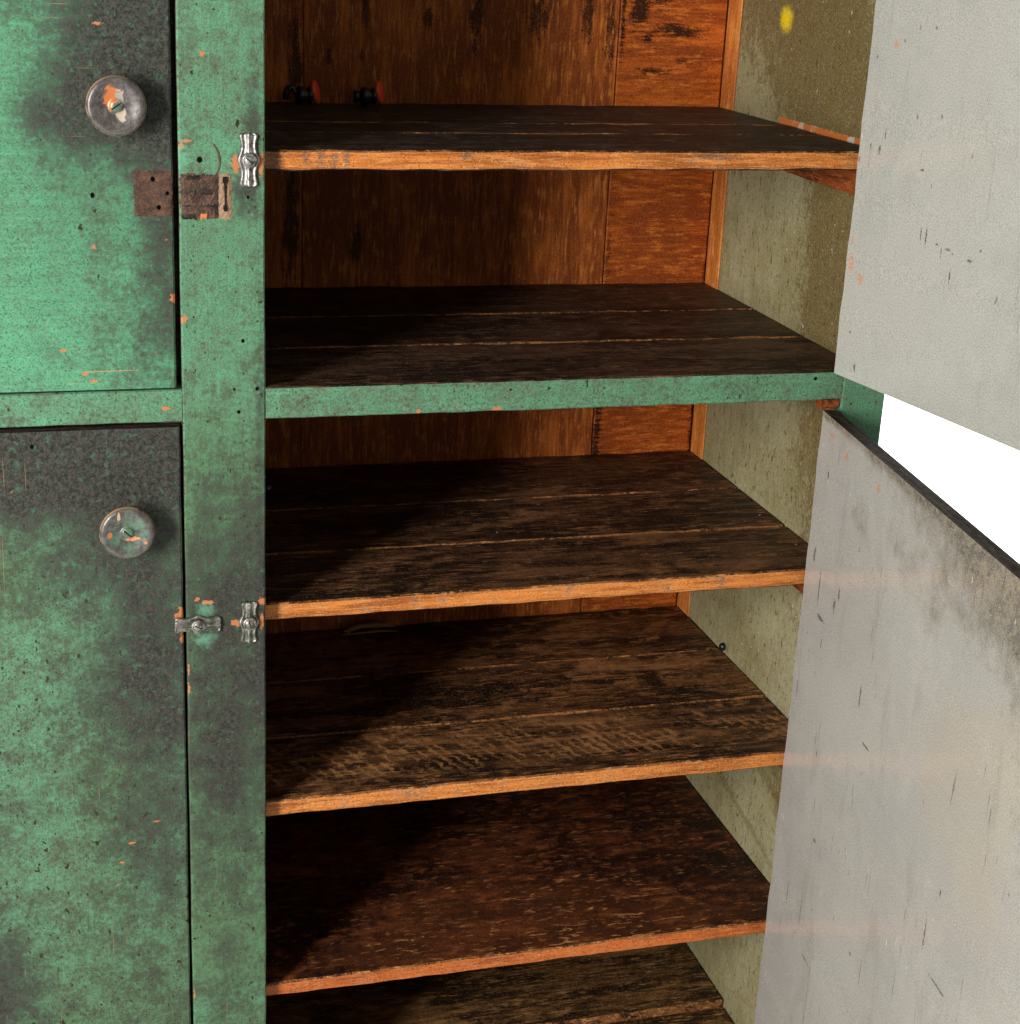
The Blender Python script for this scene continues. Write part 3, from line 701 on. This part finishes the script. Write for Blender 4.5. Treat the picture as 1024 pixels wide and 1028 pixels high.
# ------------------------------------------------------------------ turn latches on the centre stile
def turn_latch(loc, ang, L, mat, slot, label):
    """cast wing latch: flared ends, raised rib along the middle, round boss with a slotted screw"""
    nl, nc = 36, 16
    V = []; Fc = []
    for i in range(nl + 1):
        t = -1 + 2 * i / nl
        a = abs(t)
        hw = .0070 + .0016 * math.exp(-((a - .88) / .16) ** 2) + .0036 * math.exp(-(t / .25) ** 2)
        hw *= (1 - .35 * max(0, (a - .93) / .07) ** 2)
        hh = .0036 + .0016 * math.exp(-(t / .26) ** 2) + .0007 * math.exp(-((a - .95) / .1) ** 2)
        for j in range(nc + 1):
            s = -1 + 2 * j / nc
            rib = math.exp(-(s / .30) ** 2)
            lip = math.exp(-((abs(s) - .86) / .16) ** 2)
            e = max(0.0, 1 - s ** 10) ** .5
            h = (.0016 + hh * (.75 * rib + .42 * lip)) * e
            V.append((t * L / 2, -(.0006 + h), s * hw))
    for i in range(nl):
        for j in range(nc):
            q = i * (nc + 1) + j
            Fc.append((q, q + nc + 1, q + nc + 2, q + 1))
    # underside
    nb = len(V)
    V += [(v[0], .0002, v[2]) for v in V]
    r = nc + 1
    Fc += [tuple(k + nb for k in f[::-1]) for f in list(Fc)]
    for i in range(nl):
        Fc.append((i * r, (i + 1) * r, (i + 1) * r + nb, i * r + nb)); Fc.append((i * r + nc, i * r + nc + nb, (i + 1) * r + nc + nb, (i + 1) * r + nc))
    for j in range(nc):
        Fc.append((j, j + nb, j + 1 + nb, j + 1)); q = nl * r + j; Fc.append((q, q + 1, q + 1 + nb, q + nb))
    o = link('turn_latch', V, Fc, [mat], None, root, smooth=True)
    recalc(o)
    o.matrix_basis = Matrix.Translation(loc) @ Matrix.Rotation(ang, 4, 'Y')
    o['label'] = label
    P = [(.0072, -.001), (.0070, -.0068), (.0062, -.0080), (.0050, -.0078), (.0046, -.0076), (.0044, -.0084), (.0028, -.0090), (.0003, -.0092)]
    V, Fc = lathe(P, 28); mi = [0] * len(Fc); b = len(V); c, s = math.cos(slot), math.sin(slot)
    for y in (-.0078, -.00935):
        for (u, w) in ((-.0040, -.0005), (.0040, -.0005), (.0040, .0005), (-.0040, .0005)):
            V.append((u * c - w * s, y, u * s + w * c))
    Fc += [(b + 7, b + 6, b + 5, b + 4), (b, b + 1, b + 5, b + 4), (b + 1, b + 2, b + 6, b + 5), (b + 2, b + 3, b + 7, b + 6), (b + 3, b, b + 4, b + 7)]
    mi += [1] * 5
    sc = link('screw', V, Fc, [mat, SLOT], mi, o, smooth=True)
    sc.matrix_parent_inverse = Matrix.Identity(4)
    return o
turn_latch((-.0155, 0, .0060), math.radians(90), .0490, STEEL, -2.2, 'bright steel upper turn latch set upright')
turn_latch((-.0170, 0, -.4610), math.radians(91), .0440, LATCH_B, .3, 'dull lower turn latch set upright')
turn_latch((-.0690, -.0005, -.4600), math.radians(1.5), .0460, LATCH_B, -.5, 'dull turn latch laid across the door gap')

# ------------------------------------------------------------------ traces of a removed lock beside the upper door
def rough_patch(name, x0, x1, z0, z1, y, amp, mats, nx=26, nz=22, ragged=.0015, pick=None):
    V = []; Fc = []; mi = []
    bl = [rng.uniform(-1, 1) for _ in range(4)]
    strata = [rng.uniform(0, 1) for _ in range(9)]
    for i in range(nx + 1):
        for j in range(nz + 1):
            u, w = i / nx, j / nz
            e = min(1, min(u, 1 - u, w, 1 - w) * 14)
            h = e * (.0004 + amp * (0.55 * strata[int(w * 8.99)] * (0.6 + .4 * math.sin(u * 9 + strata[int(w * 8.99)] * 9)) + .45 * rng.random()))
            if e == 0: h = -.0004
            x = x0 + (x1 - x0) * u + (rng.uniform(-1, 1) * ragged if 0 < w < 1 or 1 else 0) * (0.3 if 0 < i < nx else 1)
            z = z0 + (z1 - z0) * w + rng.uniform(-1, 1) * ragged * (0.3 if 0 < j < nz else 1)
            V.append((x, y - h, z))
    for i in range(nx):
        for j in range(nz):
            q = i * (nz + 1) + j
            Fc.append((q, q + nz + 1, q + nz + 2, q + 1)); mi.append(pick(i / nx, j / nz) if pick else 0)
    return link(name, V, Fc, mats, mi, None)
o = rough_patch('lock_imprint', -.1215, -.0858, -.0478, -.0045, .0004, .0002, [RUST], ragged=.0007)
o.parent = d1; o.matrix_parent_inverse = Matrix.Identity(4)
def pk(u, w):
    if u > .72: return 1
    if w < .13 and .38 < u < .50: return 2
    if .50 < w < .66 and .22 + .1 * math.sin(w * 40) < u < .60: return 3
    if .24 < w < .31 and u < .66: return 3
    if .84 < w < .92 and .1 < u < .35: return 3
    if w < .10 and u < .3: return 3
    if u > .64: return 3
    return 0
o = rough_patch('torn_lock_mortise', -.0790, -.0305, -.0500, -.0068, .0, .0024, [TORN, PALE, SPLINT, DOOR_EDGE], ragged=.0015, pick=pk)
o.parent = root; o.matrix_parent_inverse = root.matrix_world.inverted()
# key slot in the pale wood
V = []; Fc = []
pts = [(-.0020, .0165), (-.0026, .0125), (-.0009, .009), (-.0006, -.010), (-.0017, -.0125), (-.0014, -.0155), (.0014, -.0155), (.0017, -.0125), (.0007, -.010), (.0008, .009), (.0022, .0125), (.0018, .0165)]
for y in (-.0008, -.0030):
    for (x, z) in pts: V.append((-.0375 + x, y, -.0262 + z))
n = len(pts)
Fc.append(tuple(range(n, 2 * n))); Fc.append(tuple(range(n))[::-1])
for i in range(n): Fc.append((i, (i + 1) % n, (i + 1) % n + n, i + n))
o = recalc(link('key_slot', V, Fc, [SLOT], None, root))
# curved scrape where the old latch swung
V = []; Fc = []
for i in range(19):
    a = math.radians(-38 + 80 * i / 18)
    for r, y in ((.0225, .0002), (.0233, -.0005), (.0247, -.0005), (.0254, .0002)):
        w = 1 - .5 * abs(i / 9 - 1)
        rr = .0240 + (r - .0240) * w
        V.append((-.0660 + rr * math.cos(a), y, .0042 + rr * math.sin(a)))
for i in range(18):
    for j in range(3):
        q = i * 4 + j; Fc.append((q, q + 4, q + 5, q + 1))
recalc(link('latch_scrape', V, Fc, [TORN], None, root))

# ------------------------------------------------------------------ nails and bolt head on the fourth shelf
def nail(loc, r):
    P = [(r, .0), (r, -.0006), (r * .7, -.0011), (r * .2, -.0013)]
    V, Fc = lathe(P, 14)
    o = link('nail_head', V, Fc, [STEEL if r < .0023 else BLACKP], None, root, smooth=True)
    o.matrix_basis = Matrix.Translation(loc) @ Matrix.Rotation(math.radians(-90), 4, 'X')
    return o
for (x, y) in ((.6385, .291), (.640, .191), (.640, .141), (.642, .343)):
    nail((x, y, -.6818), .0026)
nail((.6395, .095, -.4508), .002); nail((.640, .20, -.4508), .002); nail((.3, .19, -.4508), .0018)
V, Fc = lathe([(.0052, 0), (.0056, -.002), (.0054, -.004), (.0042, -.006), (.002, -.0072), (.0004, -.0075)], 20)
o = recalc(link('bolt_head', V, Fc, [BLACKP], None, root, smooth=True))
o.matrix_basis = Matrix.Translation((WR - .0002, .303, -.6745)) @ Matrix.Rotation(math.radians(-90), 4, 'Z')

# ------------------------------------------------------------------ loose things on the shelves
def tube(path, rad, n=10):
    V = []; Fc = []
    for i, p in enumerate(path):
        p = Vector(p)
        a = Vector(path[max(i - 1, 0)]); b = Vector(path[min(i + 1, len(path) - 1)])
        d = (b - a).normalized(); u = d.orthogonal().normalized(); w = d.cross(u)
        r = rad[i] if isinstance(rad, (list, tuple)) else rad
        for k in range(n):
            q = 2 * math.pi * k / n
            V.append(p + u * r * math.cos(q) + w * r * math.sin(q))
    for i in range(len(path) - 1):
        for k in range(n):
            Fc.append((i * n + k, i * n + (k + 1) % n, (i + 1) * n + (k + 1) % n, (i + 1) * n + k))
    Fc.append(tuple(range(n))[::-1]); Fc.append(tuple((len(path) - 1) * n + k for k in range(n)))
    return V, Fc
def clamp(x, y, z, rot, hook, label):
    r = empty('plastic_clamp', (x, y, z)); r.rotation_euler.z = rot
    r['label'] = label; r['category'] = 'clamp'; r['group'] = 'red and black clamps on the top shelf'
    bpy.context.view_layer.update()
    V = []; Fc = []
    def addp(v, f):
        b = len(V); V.extend(v); Fc.extend(tuple(b + k for k in q) for q in f)
    # fat round body lying along x with a waist
    v, f = lathe([(.004, 0), (.0095, .001), (.0108, .004), (.0100, .008), (.0078, .010), (.0082, .013), (.0100, .015), (.0096, .0185), (.004, .020)], 22)
    addp([(q[1] - .004, q[0], q[2] + .0108) for q in v], f)
    if hook:
        pth = [(-.003 - .0065 + .0065 * math.cos(a), 0, .011 + .0085 * math.sin(a)) for a in [math.radians(k) for k in range(10, 186, 16)]] + [(-.0165, 0, .0060)]
        v, f = tube(pth, [.0042] * 6 + [.0040] * 4 + [.0036] * 3 if False else .0040, 10); addp(v, f)
    else:
        v, f = lathe([(.002, 0), (.0072, .001), (.0078, .004), (.0060, .0075), (.004, .009)], 18)
        addp([(q[1] - .0125, q[0], q[2] + .0100) for q in v], f)
    o = link('clamp_body', V, Fc, [BLACKP], None, r, smooth=True); recalc(o)
    v, f = lathe([(.003, -.0032), (.0105, -.0030), (.0125, -.0012), (.0125, .0014), (.0102, .0032), (.003, .0034)], 26)
    o = link('red_pad', [(q[1], q[0] * .85, q[2] * 1.12) for q in v], f, [REDP], None, r, smooth=True); recalc(o)
    o.matrix_parent_inverse = Matrix.Identity(4); o.location = (.0195, 0, .0148); o.rotation_euler = (0, math.radians(-12), math.radians(-32))
    r.children[0].matrix_parent_inverse = Matrix.Identity(4)
    return r
clamp(.104, .435, .0149 + .0072 * (.101 - .35) - .0085 * .415 + .0006, .10, True, 'black clamp with a red disc nearest the stile on the top shelf')
clamp(.181, .435, .0149 + .0072 * (.180 - .35) - .0085 * .415 + .0006, .0, False, 'black clamp with a red disc farther from the stile on the top shelf')
# curl of wood lying at the back of the fourth shelf
V, Fc = tube([(.0, .0, .0030), (.012, .001, .0065), (.025, .002, .0085), (.042, .0015, .0090), (.060, .002, .0075), (.070, .001, .0055)], [.0012, .0034, .0032, .0036, .0030, .0008], 7)
v, f = tube([(-.003, -.006, .0014), (.02, -.007, .0022), (.045, -.006, .0030), (.072, -.007, .0016)], [.0007, .0013, .0014, .0005], 6)
b = len(V); V += v; Fc += [tuple(b + k for k in q) for q in f]
v, f = tube([(.004, -.003, .0014), (.010, .000, .0050)], [.0014, .002], 6)
b = len(V); V += v; Fc += [tuple(b + k for k in q) for q in f]
o = recalc(link('wood_sliver', V, Fc, [SLIVER]))
o.location = (.1700, .4480, -.6816)
o['label'] = 'pale curled wood sliver at the back of the fourth shelf'; o['category'] = 'wood sliver'
# small black rubber stop on the third shelf, half hidden by the stile
V, Fc = lathe([(.0062, 0), (.0078, -.002), (.0080, -.006), (.0070, -.0105), (.0045, -.0130), (.001, -.0138)], 22)
o = recalc(link('rubber_stop', V, Fc, [BLACKP], smooth=True))
o.matrix_world = Matrix.Translation((.0560, .372, -.4506)) @ Matrix.Rotation(math.radians(-90), 4, 'X')
o['label'] = 'small round black stop on the third shelf beside the stile'; o['category'] = 'rubber stop'
